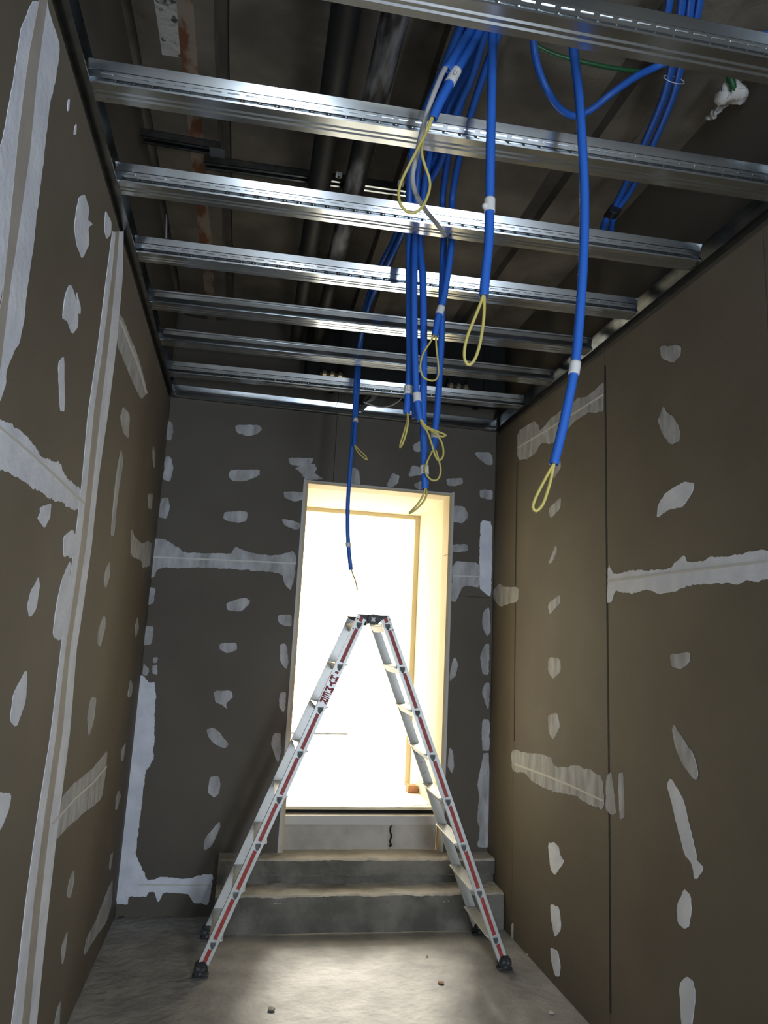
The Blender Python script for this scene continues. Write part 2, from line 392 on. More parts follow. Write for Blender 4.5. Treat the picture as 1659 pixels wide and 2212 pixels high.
for s, m in [([(182,420),(192,450),(189,475),(200,485),(190,490),(192,530),(177,559),(165,530),(159,490),(165,450),(170,425)],1),([(227,452),(240,480),(239,505),(230,517),(225,495)],1),
 ([(150,611),(166,650),(168,705),(155,723),(145,694),(134,687),(139,640)],1),([(165,625),(174,665),(173,681),(168,676)],1),([(127,781),(139,770),(139,887),(129,887),(125,795)],1),
 ([(266,878),(280,895),(278,947),(266,936),(259,900)],0),([(262,967),(266,998),(255,1063),(246,1157),(239,1157),(246,1070),(253,1009)],0),([(332,962),(335,985),(334,1012),(330,998),(329,975)],0),
 ([(320,1066),(330,1066),(327,1101),(320,1097)],0),([(85,1095),(110,1087),(107,1117),(96,1142),(80,1121),(86,1110)],1),([(136,1160),(155,1142),(162,1153),(163,1193),(152,1208),(145,1198),(137,1204)],1),
 ([(152,1207),(148,1269),(136,1360),(132,1383),(113,1377),(119,1316),(132,1255)],1),([(83,1244),(86,1269),(78,1316),(63,1336),(58,1309),(67,1276)],1),([(237,1211),(237,1244),(228,1273),(224,1258),(228,1229)],0),
 ([(225,1327),(229,1349),(217,1396),(210,1392),(212,1360)],0),([(297,1331),(300,1356),(293,1379),(291,1356)],0),([(58,1442),(55,1514),(35,1571),(20,1558),(28,1497)],1),([(-15,1712),(25,1712),(18,1752),(0,1795),(-15,1800)],1),
 ([(196,1506),(208,1505),(202,1558),(191,1593),(188,1547)],0),([(281,1466),(287,1481),(283,1506),(275,1506)],0),([(272,1602),(266,1642),(261,1644),(262,1620)],0),([(257,1707),(261,1719),(253,1747),(249,1749),(250,1720)],0),
 ([(244,1840),(239,1879),(235,1877),(238,1848)],0),([(158,1877),(161,1896),(152,1940),(143,1936),(149,1903)],0),([(146,2008),(141,2057),(134,2088),(132,2046)],0),([(132,2158),(127,2225),(115,2225),(123,2178)],0),
 ([(146,215),(150,213),(148,240),(144,240)],1),([(161,272),(165,268),(163,290),(159,292)],1)]:
    L_(s, FILL if m else FILLT)

B_ = lambda pts, m=FILLT, **k: fp(wall_back, 1, D, -1, pts, m, **k)
for s in [[(356,911),(371,911),(375,931),(369,952),(354,947)],[(358,986),(368,985),(375,1013),(367,1041),(351,1035)],[(348,1076),(364,1074),(367,1095),(360,1121),(342,1117)],
 [(507,918),(560,918),(566,927),(556,937),(536,943),(512,936)],[(499,1015),(561,1014),(561,1027),(528,1041),(501,1038),(494,1027)],[(622,989),(676,989),(675,1001),(650,1009),(626,1003)],
 [(636,1011),(679,1001),(685,1013),(679,1022),(699,1035),(673,1037),(659,1035),(646,1017)],[(612,1062),(655,1062),(655,1078),(638,1084),(616,1076)],[(607,1120),(649,1130),(647,1142),(640,1145),(615,1136)],
 [(764,1007),(776,1018),(779,1047),(758,1047),(752,1024)],[(847,1021),(863,1027),(860,1042),(848,1053),(835,1048)],[(890,1004),(912,1012),(912,1027),(881,1030)],[(892,1048),(915,1036),(928,1042),(921,1056),(903,1057)],
 [(964,1035),(999,1032),(999,1045),(981,1051),(966,1048)],[(892,961),(908,952),(910,976),(895,976)],[(1025,977),(1056,977),(1064,986),(1064,1004),(1050,1004),(1031,988)],[(1035,1057),(1064,1059),(1064,1080),(1037,1075)],
 [(977,1093),(1003,1093),(1013,1115),(999,1131),(977,1127)],[(978,1176),(1010,1174),(1010,1191),(978,1193)],[(324,1215),(338,1233),(333,1247),(322,1251)],[(322,1269),(336,1269),(333,1302),(318,1307)],
 [(313,1352),(333,1354),(327,1392),(307,1394)],[(485,1105),(535,1103),(533,1125),(515,1130),(482,1122)],[(488,1302),(530,1290),(542,1300),(520,1322),(490,1318)],[(475,1390),(512,1388),(512,1405),(490,1412),(474,1402)],
 [(461,1492),(500,1492),(503,1505),(488,1520),(492,1532),(481,1523),(464,1517)],[(446,1576),(463,1571),(494,1606),(488,1618),(473,1613),(451,1595)],[(453,1677),(474,1677),(475,1712),(462,1723),(449,1712)],
 [(474,1773),(477,1785),(457,1828),(441,1837),(442,1811)],[(600,1328),(630,1327),(630,1353),(616,1353),(601,1343)],[(605,1391),(618,1390),(624,1429),(618,1448),(605,1429)],[(605,1496),(618,1494),(616,1529),(611,1539),(603,1525)],
 [(591,1585),(607,1582),(607,1618),(602,1650),(593,1632),(585,1605)],[(1044,1320),(1057,1310),(1060,1366),(1052,1375),(1041,1350)],[(1047,1391),(1057,1391),(1056,1457),(1041,1456),(1037,1419)],
 [(1046,1476),(1058,1474),(1057,1512),(1054,1537),(1041,1496)],[(1041,1554),(1058,1554),(1057,1623),(1041,1620)],[(1044,1627),(1056,1627),(1058,1700),(1057,1800),(1055,1832),(1030,1830),(1037,1790),(1030,1770),(1035,1720),(1031,1690)],
 [(981,1418),(990,1433),(984,1462),(970,1473),(973,1446)],[(971,1615),(979,1622),(981,1658),(976,1671),(966,1655)],[(331,1420),(341,1420),(339,1432),(331,1432)],[(330,1436),(341,1436),(339,1458),(329,1455)],[(310,1433),(322,1445),(318,1460),(307,1458)]]:
    B_(s)
B_([(1038,1124),(1063,1126),(1062,1240),(1060,1290),(1048,1282),(1035,1270),(1036,1180)], FILL, name='joint_filler')
B_([(978,1212),(1036,1215),(1036,1270),(1010,1265),(998,1268),(985,1300),(974,1300)], name='joint_filler')
B_([(329,1164),(353,1162),(380,1179),(400,1193),(440,1195),(500,1196),(508,1180),(525,1188),(560,1199),(600,1198),(622,1195),(630,1190),(641,1200),(637,1245),(628,1275),(615,1262),(608,1240),(560,1232),(500,1230),(450,1226),(400,1226),(345,1226),(326,1243)], name='joint_filler', jit=.004)
B_(strip_px([(330,1203),(640,1217)], 3), RIDGE, name='filler_ridge', jit=.0003, base=.003)
B_(strip_px([(978,1244),(1038,1246)], 3), RIDGE, name='filler_ridge', jit=.0003, base=.003)
B_([(299,1457),(314,1461),(319,1475),(337,1473),(332,1635),(323,1657),(314,1664),(310,1712),(296,1815),(294,1848),(312,1888),(319,1903),(338,1896),(367,1894),(393,1899),(415,1896),(441,1890),(458,1888),(459,1914),(451,1954),(418,1951),(407,1932),(385,1929),(352,1929),(343,1952),(334,1927),(319,1929),(316,1938),(279,1936),(275,1953),(249,1953),(256,1852),(275,1705),(296,1521)], FILL, name='joint_filler', jit=.004)
B_(strip_px([(300,1911),(459,1912)], 2.5), RIDGE, name='filler_ridge', jit=.0003, base=.003)

R_ = lambda pts, m=FILLT, **k: fp(wall_right, 0, W, -1, pts, m, **k)
for s, m in [([(1426,747),(1471,746),(1471,764),(1454,785),(1428,773)],0),([(1434,876),(1440,890),(1454,898),(1469,928),(1468,953),(1450,960),(1435,943),(1421,910)],0),
 ([(1477,1040),(1501,1044),(1495,1066),(1475,1096),(1443,1102),(1419,1119),(1422,1092),(1437,1066)],1),([(1213,1072),(1210,1100),(1189,1120),(1185,1100)],0),([(1202,1175),(1204,1190),(1191,1217),(1185,1216)],0),
 ([(1210,1283),(1211,1301),(1187,1329),(1184,1305)],0),([(1210,990),(1212,1010),(1198,1032),(1192,1030),(1200,1005)],0),([(1185,1420),(1210,1422),(1212,1450),(1195,1468),(1184,1450)],0),([(1184,1545),(1205,1540),(1210,1570),(1195,1600),(1185,1580)],0),
 ([(1447,1412),(1490,1408),(1490,1430),(1468,1447),(1450,1438)],0),([(1336,1670),(1347,1668),(1350,1767),(1340,1772),(1338,1740)],0),([(1184,1822),(1197,1819),(1208,1831),(1210,1845),(1219,1861),(1210,1875),(1199,1892),(1189,1875)],1),
 ([(1189,1952),(1208,1960),(1213,2007),(1199,2026),(1191,1985)],1),([(1189,2045),(1206,2055),(1211,2088),(1208,2110),(1200,2110),(1190,2070)],1),([(1456,1563),(1478,1600),(1500,1635),(1509,1670),(1505,1687),(1495,1680),(1475,1650),(1458,1610),(1452,1580)],0),
 ([(1441,1695),(1448,1680),(1465,1703),(1476,1728),(1505,1846),(1505,1857),(1522,1875),(1501,1903),(1494,1864),(1480,1850),(1454,1747)],1),([(1478,1919),(1492,1934),(1494,1971),(1490,2002),(1478,2007),(1465,1996),(1462,1960)],1),
 ([(1468,2121),(1485,2110),(1498,2118),(1503,2143),(1494,2225),(1472,2225)],1)]:
    R_(s, FILL if m else FILLT)
R_([(1118,932),(1152,909),(1163,917),(1165,932),(1197,898),(1230,876),(1245,861),(1271,854),(1297,831),(1304,826),(1304,887),(1286,893),(1271,891),(1241,910),(1227,925),(1204,951),(1189,958),(1167,958),(1156,981),(1137,992),(1118,994)], name='joint_filler', jit=.004)
R_(strip_px([(1119,967),(1180,930),(1240,893),(1304,852)], 3), RIDGE, name='filler_ridge', jit=.0003, base=.003)
R_([(1314,1218),(1325,1242),(1368,1232),(1443,1231),(1477,1201),(1483,1212),(1525,1212),(1536,1203),(1592,1201),(1622,1191),(1659,1190),(1700,1186),(1700,1245),(1659,1249),(1633,1257),(1615,1253),(1600,1262),(1555,1260),(1488,1264),(1462,1277),(1428,1283),(1398,1275),(1357,1283),(1331,1275),(1320,1301),(1312,1301)], FILL, name='joint_filler', jit=.004)
R_(strip_px([(1316,1256),(1440,1240),(1560,1225),(1690,1210)], 4), RIDGE, name='filler_ridge', jit=.0003, base=.003)
R_([(1066,1275),(1081,1260),(1087,1268),(1120,1268),(1120,1298),(1081,1311),(1066,1294)], name='joint_filler')
R_([(1104,1629),(1110,1618),(1134,1626),(1164,1628),(1190,1635),(1197,1655),(1226,1659),(1237,1651),(1270,1661),(1301,1677),(1305,1750),(1270,1736),(1241,1717),(1211,1714),(1178,1705),(1153,1690),(1134,1670),(1107,1666)], name='joint_filler', jit=.004)
R_([(1309,1677),(1322,1666),(1331,1758),(1320,1760),(1309,1750)], name='joint_filler', jit=.004)
R_(strip_px([(1112,1650),(1180,1675),(1240,1700),(1304,1730)], 4), RIDGE, name='filler_ridge', jit=.0003, base=.003)
# the pressed-in tapered edges beside the dark upright seam
R_(strip_px([(1307, 790), (1311, 1250), (1316, 1700), (1319, 2190)], 3.5), GAP, name='open_seam', jit=.0012, base=.0004)
R_(strip_px([(1117, 1000), (1113, 1300), (1111, 1600)], 1.6), GAP, name='open_seam', jit=.0006, base=.0004)
R_([(1105,1998),(1109,1992),(1109,2028),(1104,2028)], RIDGE)

# ------------------------------------------------------------------ steel ceiling studs
PA = [(.073,.050),(.073,.062),(.001,.062),(.000,.060),(.0095,.040),(.0125,.038),(.0075,.036),(.0145,.022),(.004,.004),(.006,0),(.030,0),(.034,.0035),(.038,0),(.046,0),(.050,.0035),(.054,0),(.073,0),(.073,.012)]
PB = [(.073,.050),(.073,.060),(.001,.060),(.000,.057),(.003,.052),(.001,.049),(.004,.047),(.013,.034),(.012,.020),(.003,.010),(.001,.008),(.004,.005),(.001,.003),(.001,0),(.022,0),(.026,.003),(.030,0),(.042,0),(.046,.003),(.050,0),(.073,0),(.073,.012)]
def stud_mesh(name, P, dots):
    bm = bmesh.new(); Ls = 1.925
    for a, b in zip(P, P[1:]):
        v = [bm.verts.new((x, q[0], q[1])) for x in (0, Ls) for q in (a, b)]
        bm.faces.new((v[0], v[1], v[3], v[2]))
    bmesh.ops.remove_doubles(bm, verts=bm.verts, dist=1e-6)
    if dots:
        k = 0; x = .03
        while x < Ls-.04:
            # raised dash on the upper part of the web, punched dimple in the lower groove, dash at the edge
            for (y0, z0, y1, z1, w) in ((.0100, .0310, .0112, .0285, .030), (.0058, .0070, .0038, .0045, .028)):
                vs = [bm.verts.new((xx, yy-.0016, zz)) for xx, yy, zz in ((x, y0, z0), (x+w, y0, z0), (x+w, y1, z1), (x, y1, z1))]
                ws = [bm.verts.new((v.co.x, v.co.y+.003, v.co.z)) for v in vs]
                bm.faces.new(vs); [bm.faces.new((vs[i], vs[(i+1) % 4], ws[(i+1) % 4], ws[i])) for i in range(4)]
            for zz, yy in ((.0145, .0102),):
                c = Vector((x+.038, yy-.0022, zz)); a = .0042
                t = bm.verts.new(c+Vector((0, -.0012, -.001)))
                q = [bm.verts.new(c+Vector(o)) for o in ((-a, .002, -a*.7), (a, .002, -a*.7), (0, .002, a))]
                for i in range(3): bm.faces.new((q[i], q[(i+1) % 3], t))
            x += .0445
    me = bpy.data.meshes.new(name); bm.normal_update(); bm.to_mesh(me); bm.free(); me.materials.append(ZINC); return me
meA = stud_mesh('punched_stud', PA, True); meB = stud_mesh('plain_stud', PB, False)
ordn = ['first metal ceiling stud, cut by the top edge of the photo', 'second ceiling stud from the top, brightest lit at its left half', 'third ceiling stud, touched by the end of the grey cable',
        'fourth ceiling stud, dimpled, ending on the right above the blue bundle', 'fifth ceiling stud, the upper of the two smooth undimpled ones', 'sixth ceiling stud, the lower of the two smooth undimpled ones', 'last dimpled ceiling stud, nearest to the end wall']
studs = [(1.318, 1.262, 0), (1.735, 1.652, 0), (2.135, 2.058, 0), (2.545, 2.460, 0), (2.945, 2.838, 1), (3.325, 3.240, 1), (3.74, 3.635, 0)]
for i, (ya, yb, k) in enumerate(studs):
    o = link('ceiling_stud', meB if k else meA); o.location = (.014, ya-.073, H+.002)
    o.rotation_euler[2] = math.atan2(yb-ya, 1.93)
    md = o.modifiers.new('sheet', 'SOLIDIFY'); md.thickness = .0009; md.offset = -1
    tag(o, 'galvanised ' + ordn[i], 'metal stud', 'galvanised ceiling studs')
def track(name, x0, s, label):
    bm = bmesh.new(); y0, y1 = -.3, D-.003
    P = [(s*.036, .0), (0, 0), (0, .022), (s*.003, .026), (0, .030), (0, .064), (s*.036, .064)]
    for a, b in zip(P, P[1:]):
        v = [bm.verts.new((x0+q[0], y, H-.0005+q[1])) for y in (y0, y1) for q in (a, b)]
        bm.faces.new((v[0], v[1], v[3], v[2]))
    o = finish(name, bm, ZINCD); md = o.modifiers.new('sheet', 'SOLIDIFY'); md.thickness = .0008; md.offset = 0
    return tag(o, label, 'wall track')
track('wall_track', -.011, 1, 'long galvanised track on the left wall holding the stud ends')
track('wall_track', W+.011, -1, 'long galvanised track on the right wall holding the stud ends')
for n_, (xa, xb, lab) in enumerate([(.002, .955, 'left length of galvanised track along the top of the end wall'), (.950, W-.002, 'right length of galvanised track along the top of the end wall')]):
    bm = bmesh.new(); dy = -.001*n_
    P = [(-.040, .0), (-.026, 0), (-.022, .003), (-.018, 0), (0, 0), (0, .022), (-.003, .027), (0, .032), (0, .060), (-.040, .060)]
    for a, b in zip(P, P[1:]):
        v = [bm.verts.new((x, D-.004+q[0]+dy, H+.001+q[1])) for x in (xa, xb) for q in (a, b)]
        bm.faces.new((v[0], v[1], v[3], v[2]))
    o = finish('wall_track', bm, ZINC); md = o.modifiers.new('sheet', 'SOLIDIFY'); md.thickness = .0008; md.offset = 0
    tag(o, lab, 'wall track')

# ------------------------------------------------------------------ pipes and rails in the void
def pipe(x0, x1, y_end, z, r, m, m2, label, ye=None):
    o = thing('pipe', (x0, YB+.02, z), label, 'pipe', 'pipes under the slab')
    d = (x1-x0)/(y_end-.5)
    P = lambda y: Vector((x0+d*(y-.5), y, z))
    tube_obj('pipe_body', [P(YB+.02), P(.5), P(y_end)], r, m, o, seg=24, step=.2)
    tube_obj('coupling', [P(y_end-.11), P(y_end-.02), P(y_end)], r*1.12, m2, o, seg=24, step=.02)
    tube_obj('tail_pipe', [P(y_end-.02), P(3.6), P(ye or D-.001)], r*.80, m2, o, seg=24, step=.2)
    return o
pa = U(2, 3.1, 742, 32); pb = U(2, 3.1, 669, 540); pipe(pa.x-.012, pb.x, 3.00, 3.095, .042, PIPE, PIPE, 'smooth black pipe under the slab, left of the grey scuffed one')
pa = U(2, 3.1, 845, 62); pb = U(2, 3.1, 727, 560); pipe(pa.x-.008, pb.x, 3.04, 3.095, .040, PIPEG, PIPE, 'black pipe scuffed pale grey along its side, right of the smooth one', 3.861)
def rail(a, b, label, h=.03, w=.042, z=3.15):
    o = thing('support_rail', a, label, 'rail', 'rails under the slab')
    L = (b-a).length; ang = math.atan2(b.y-a.y, b.x-a.x); o.rotation_euler[2] = ang
    bm = bmesh.new(); box(bm, 0, L, 0, .0025, 0, h); box(bm, 0, L, 0, .012, 0, .0025); box(bm, 0, L, w-.0025, w, 0, h); box(bm, 0, L, w-.012, w, 0, .0025); box(bm, 0, L, 0, w, h-.0025, h)
    finish('channel', bm, ZINCD, o)
    bm = bmesh.new()
    bm.free()
    for x in (L*.30, L*.42):
        bm = bmesh.new(); cyl(bm, (x, w/2, h-.0035), (0, 0, 1), .004, .004, 12); finish('bolt_head', bm, BLK, o)
    return o
a = U(2, 3.15, 303, 292); b = U(2, 3.15, 474, 322); r1 = rail(a, b, 'short galvanised rail under the slab beside the rusty strip')
bm = bmesh.new(); LL = (b-a).length; box(bm, LL-.035, LL+.02, -.004, .046, -.003, .0); cl = finish('joint_clip', bm, ZINC, r1)
a = U(2, 3.16, 440, 350); b = U(2, 3.16, 880, 412); r2 = rail(a, b, 'long galvanised rail crossing above the two black pipes')
def rod(px, py0, py1, Y, lab):
    a = U(1, Y, px, py0); b = U(1, Y, px-1, py1); o = thing('threaded_rod', b, lab, 'rod', 'hanger rods')
    tube_obj('rod_shaft', [a, b], .004, GREYC, o, seg=8)
rod(307, 238, 262, 2.5, 'short white hanger rod beside the left end of the short rail'); rod(360, 462, 515, 3.1, 'thin white hanger rod between the third and fourth studs, far left')
for px, py, lab in ((732, 378, 'small pale clamp on the rail between the black pipes'), (866, 397, 'small white clamp at the right end of the long rail')):
    c = U(2, 3.15, px, py); o = thing('rail_clamp', c, lab, 'clamp', 'rail clamps'); bm = bmesh.new()
    box(bm, -.012, .012, -.010, .010, -.008, .008, bev=.003); finish('clamp_body', bm, WHT, o)
    bm = bmesh.new(); cyl(bm, (0, 0, -.010), (0, 0, 1), .004, .008, 12); finish('clamp_screw', bm, BLK, o)
# dark duct near the end wall with its fittings
bm = bmesh.new(); box(bm, .745, W-.02, 3.86, 4.05, 2.88, 3.24, bev=.01)
for x in (.9, 1.35, 1.8): box(bm, x, x+.03, 3.85, 4.055, 2.87, 3.25, bev=.004)
tag(finish('air_duct', bm, PIPE, smooth=False), 'black duct box under the slab in front of the end wall', 'duct')
for px, py, lab, n in ((718, 808, 'row of brass fittings on the black duct, left group', 3), (990, 834, 'row of brass fittings on the black duct, right group', 3)):
    c = U(1, 3.815, px, py); o = thing('pipe_fitting', c, lab, 'fitting', 'fittings on the duct')
    bm = bmesh.new(); cyl(bm, (0, 0, 0), (1, 0, 0), .012, .14, 16); finish('fitting_body', bm, BLK, o)
    for k in range(n):
        bm = bmesh.new(); cyl(bm, (-.045+.045*k, 0, 0), (1, 0, 0), .017, .020, 6); finish('hex_nut', bm, BRASS, o)
    for xx in (-.06, .052):
        bm = bmesh.new(); box(bm, xx, xx+.008, 0, .047, -.02, .04); finish('fitting_bracket', bm, BLK, o)
a = U(1, D-.012, 768, 897); b = U(1, 3.78, 818, 848)
o = thing('angle_bracket', a, 'loose pale aluminium channel strip above the end wall track', 'bracket')
d = b-a; q = d.to_track_quat('X', 'Z').to_matrix().to_4x4(); bm = bmesh.new(); L = d.length
box(bm, 0, L, -.016, .016, 0, .0015); box(bm, 0, L, -.016, -.0145, 0, .012); box(bm, 0, L, .0145, .016, 0, .012)
bmesh.ops.transform(bm, matrix=q, verts=bm.verts); finish('channel_strip', bm, ZINC, o)
o = tube_obj('slack_cable', [U(1, 3.9, *p) for p in ((785, 868), (805, 876), (825, 880), (845, 876), (862, 866), (868, 858))], .004, GREYC, seg=8)
tag(o, 'thin pale slack cable hanging in a curve above the end wall', 'cable')

# ------------------------------------------------------------------ conduits
RC = .0122
def conduit(label, pts, r=RC, m=BLUE, tape=None, tape2=None, loops=(), group='blue conduits hanging through the studs', rib=.17, name='conduit', hollow=.82, lr=.0034, ink=False, tail=False):
    """pts: (px, py, Y) measured on the plane at that depth Y, or a Vector"""
    P = [p if isinstance(p, Vector) else U(1, p[2], p[0], p[1]) for p in pts]
    o = thing(name, P[0], label, 'conduit', group)
    tube_obj('conduit_tube', P, r, m, o, rib=rib, hollow=hollow, seg=12)
    path = spline(P, .005)
    for tp_ in (tape, tape2):
        if tp_:
            px, py, Y, half = tp_; c = U(1, Y, px, py)
            k = min(range(len(path)), key=lambda i: (path[i]-c).length)
            n = max(1, int(half/.005)); seg = path[max(0, k-n):k+n+1]
            t = tube_obj('tape_label', [seg[0], seg[len(seg)//2], seg[-1]], r*1.12, WHT, o, seg=14, step=.004)
            if ink:      # a few hand-written strokes on the side facing the passage
                mid = seg[len(seg)//2]; vd = (CAM-mid).normalized(); ax = (seg[-1]-seg[0]).normalized(); sd = ax.cross(vd).normalized(); vd = sd.cross(ax)
                if vd.dot(CAM-mid) < 0: vd = -vd
                q = lambda a_, b_: mid + ax*a_*.010 + sd*b_*.0055 + vd*math.sqrt(max(0, (r*1.13)**2-(b_*.0055)**2))
                for st_ in (((-.7, -1), (-.1, .9)), ((-.1, -.9), (-.7, .8)), ((.2, -.8), (.6, -.1), (.3, .9)), ((.8, -.5), (.8, .8))):
                    tube_obj('ink_mark', [q(*k) for k in st_], .0006, INK, None, seg=5, step=.003).parent = t
                    for ch in t.children: ch.matrix_parent_inverse = Matrix.Translation(-o.location)
            if tail:
                mid = seg[len(seg)*2//3]; bm = bmesh.new(); bmesh.ops.create_icosphere(bm, subdivisions=2, radius=.008, matrix=Matrix.Translation(mid+Vector((-.013, -.004, 0))-o.location)); finish('tape_tail', bm, WHT, t, smooth=True)
    for lp in loops:
        tube_obj('pull_wire', [p if isinstance(p, Vector) else U(1, p[2], p[0], p[1]) for p in lp], lr, YEL, o, seg=8, step=.006)
    return o
Z = lambda px, py, z: U(2, z, px, py)
# the large nearest one on the right
conduit('longest blue conduit on the right, hanging furthest below the studs', [(1226,-60,1.48), (1232,30,1.48), (1239,110,1.49), (1250,200,1.5), (1257,300,1.5), (1262,400,1.5), (1262,500,1.5), (1258,600,1.5), (1251,700,1.5), (1242,790,1.5), (1229,860,1.5), (1214,930,1.5), (1196,1003,1.5)],
        tape=(1241,795,1.5,.018), loops=[[(1198,1000,1.5),(1190,1012,1.5),(1172,1045,1.5),(1157,1075,1.5),(1151,1095,1.5),(1158,1104,1.5),(1172,1090,1.5),(1183,1060,1.5),(1190,1035,1.5),(1195,1010,1.5),(1197,1000,1.5)]], lr=.0038)
conduit('blue conduit in the middle with a long yellow loop reaching the fifth stud', [(1066,-60,1.48), (1066,20,1.48), (1064,90,1.49), (1062,200,1.5), (1060,300,1.5), (1058,430,1.5), (1056,520,1.5), (1050,580,1.5), (1045,640,1.5)],
        tape=(1057,445,1.5,.017), tail=True, loops=[[(1044,636,1.5),(1038,655,1.5),(1024,690,1.5),(1010,725,1.5),(1003,758,1.5),(1005,780,1.5),(1014,788,1.5),(1026,775,1.5),(1036,745,1.5),(1043,705,1.5),(1046,670,1.5),(1046,636,1.5)]], lr=.0038)
# the two cut corrugated ends at the upper left of the bundle
c3 = conduit('short cut blue conduit end that lets out the grey cable', [(1060,-30,1.49), (1032,35,1.49), (1011,75,1.49), (996,98,1.49), (980,125,1.49), (964,150,1.49)], group='cut conduit ends at the top')
gc = tube_obj('grey_cable', [U(1, y, a, b) for a, b, y in ((972,135,1.49),(957,155,1.49),(938,200,1.50),(922,245,1.52),(910,290,1.55),(899,340,1.6),(892,372,1.62),(892,395,1.64),(900,422,1.68),(920,455,1.78),(942,482,1.9),(962,508,2.0))], .0066, GREYC, None, seg=10)
tag(gc, 'smooth grey cable curving down to the third stud', 'cable')
o = tube_obj('cable_tip', [U(1, 2.0, 960, 505), U(1, 2.005, 968, 515), U(1, 2.0, 973, 506)], .0035, BLK, gc, seg=8)
conduit('cut blue conduit with a written white label and the widest yellow loop', [(1078,-30,1.49), (1052,35,1.49), (1029,80,1.50), (1012,110,1.50), (990,145,1.50), (965,192,1.50), (948,225,1.50), (934,257,1.50)], tape=(974,162,1.5,.020), ink=True, group='cut conduit ends at the top',
        loops=[[(936,250,1.50),(927,275,1.5),(912,302,1.52),(895,335,1.55),(877,370,1.58),(866,395,1.6),(861,420,1.6),(867,445,1.6),(884,459,1.6),(903,456,1.6),(918,437,1.6),(928,408,1.6),(927,385,1.6),(917,355,1.58),(911,330,1.56),(914,305,1.53),(922,280,1.5),(933,252,1.50)]], lr=.0038)
# conduits running back through the void, then dropping
conduit('blue conduit dropping at the left of the bundle to the doorway height, thinnest looking', [Vector((1.01, 1.30, 3.17)), Z(1040,98,3.08), Z(1018,170,3.06), Z(985,245,3.05), Z(955,345,3.02), Z(925,398,3.01), Z(893,450,3.0), Z(862,520,3.0), Z(828,590,3.0), Z(797,660,2.98), (775,750,3.46), (768,830,3.46), (765,900,3.46), (760,970,3.46), (755,1030,3.46), (751,1100,3.46), (752,1170,3.46), (758,1231,3.46)],
        tape=(752,1178,3.46,.014), loops=[[(758,1226,3.46),(762,1240,3.46),(768,1255,3.46),(772,1274,3.46)]], r=.0115)
conduit('blue conduit ending on the end wall beside the thin looking one', [Vector((.985, 1.30, 3.19)), Z(1028,100,3.12), Z(1003,170,3.10), Z(965,250,3.08), Z(940,345,3.05), Z(905,410,3.04), Z(872,470,3.03), Z(845,530,3.03), Z(815,590,3.03), Z(788,670,3.0), (778,760,3.50), (772,850,3.47), (768,910,3.45), (765,963,3.43)],
        tape=(766,908,3.45,.014), loops=[[(765,960,3.43),(776,972,3.42),(788,983,3.41),(793,993,3.41),(785,988,3.41),(772,975,3.42),(764,958,3.43)]], r=.0115)
# central bundle
top = lambda dx, dz: [Vector((1.02+dx, 1.36, 3.20+dz)), Vector((1.0+dx, 1.75, 3.15+dz)), Vector((.965+dx, 2.08, 3.06+dz))]
conduit('leftmost blue conduit of the central bundle with one narrow yellow loop', top(-.03, 0)+[(884,505,2.24), (884,600,2.24), (884,700,2.24), (885,780,2.24), (882,845,2.24), (878,893,2.24)],
        tape=(882,843,2.24,.017), ink=True, loops=[[(879,888,2.24),(880,905,2.24),(874,930,2.24),(866,955,2.24),(864,966,2.24),(869,960,2.23),(876,940,2.23),(881,915,2.23),(880,888,2.24)]], r=.0130)
conduit('blue conduit of the central bundle with a plain white band above two yellow loops', top(0, .01)+[(897,505,2.22), (895,600,2.20), (895,700,2.20), (897,790,2.20), (901,860,2.20), (908,908,2.20)],
        tape=(901,858,2.20,.018), loops=[[(908,903,2.2),(916,918,2.2),(935,928,2.19),(955,936,2.18),(963,940,2.18),(955,943,2.18),(938,936,2.19),(918,918,2.2),(908,903,2.2)], [(907,903,2.2),(915,922,2.2),(930,929,2.19),(945,940,2.18),(956,962,2.18),(957,985,2.18),(948,995,2.18),(940,984,2.18),(932,958,2.18),(924,935,2.19),(910,912,2.2)]], r=.0122)
conduit('blue conduit half hidden behind the banded one, ending beside it', top(-.015, .03)+[(889,505,2.28), (889,600,2.27), (890,700,2.27), (890,800,2.27), (893,860,2.26), (898,902,2.26)], loops=[], r=.0125)
conduit('blue conduit of the central bundle reaching down to the top of the doorway', top(.035, .02)+[(908,505,2.28), (913,600,2.28), (915,700,2.28), (915,800,2.28), (914,900,2.28), (916,980,2.28), (918,1056,2.28)],
        tape=(917,1016,2.28,.016), ink=True, loops=[[(919,1052,2.28),(915,1068,2.28),(903,1088,2.28),(888,1104,2.28),(884,1109,2.28),(895,1103,2.27),(912,1087,2.27),(921,1070,2.27),(920,1052,2.28)]], r=.0134)
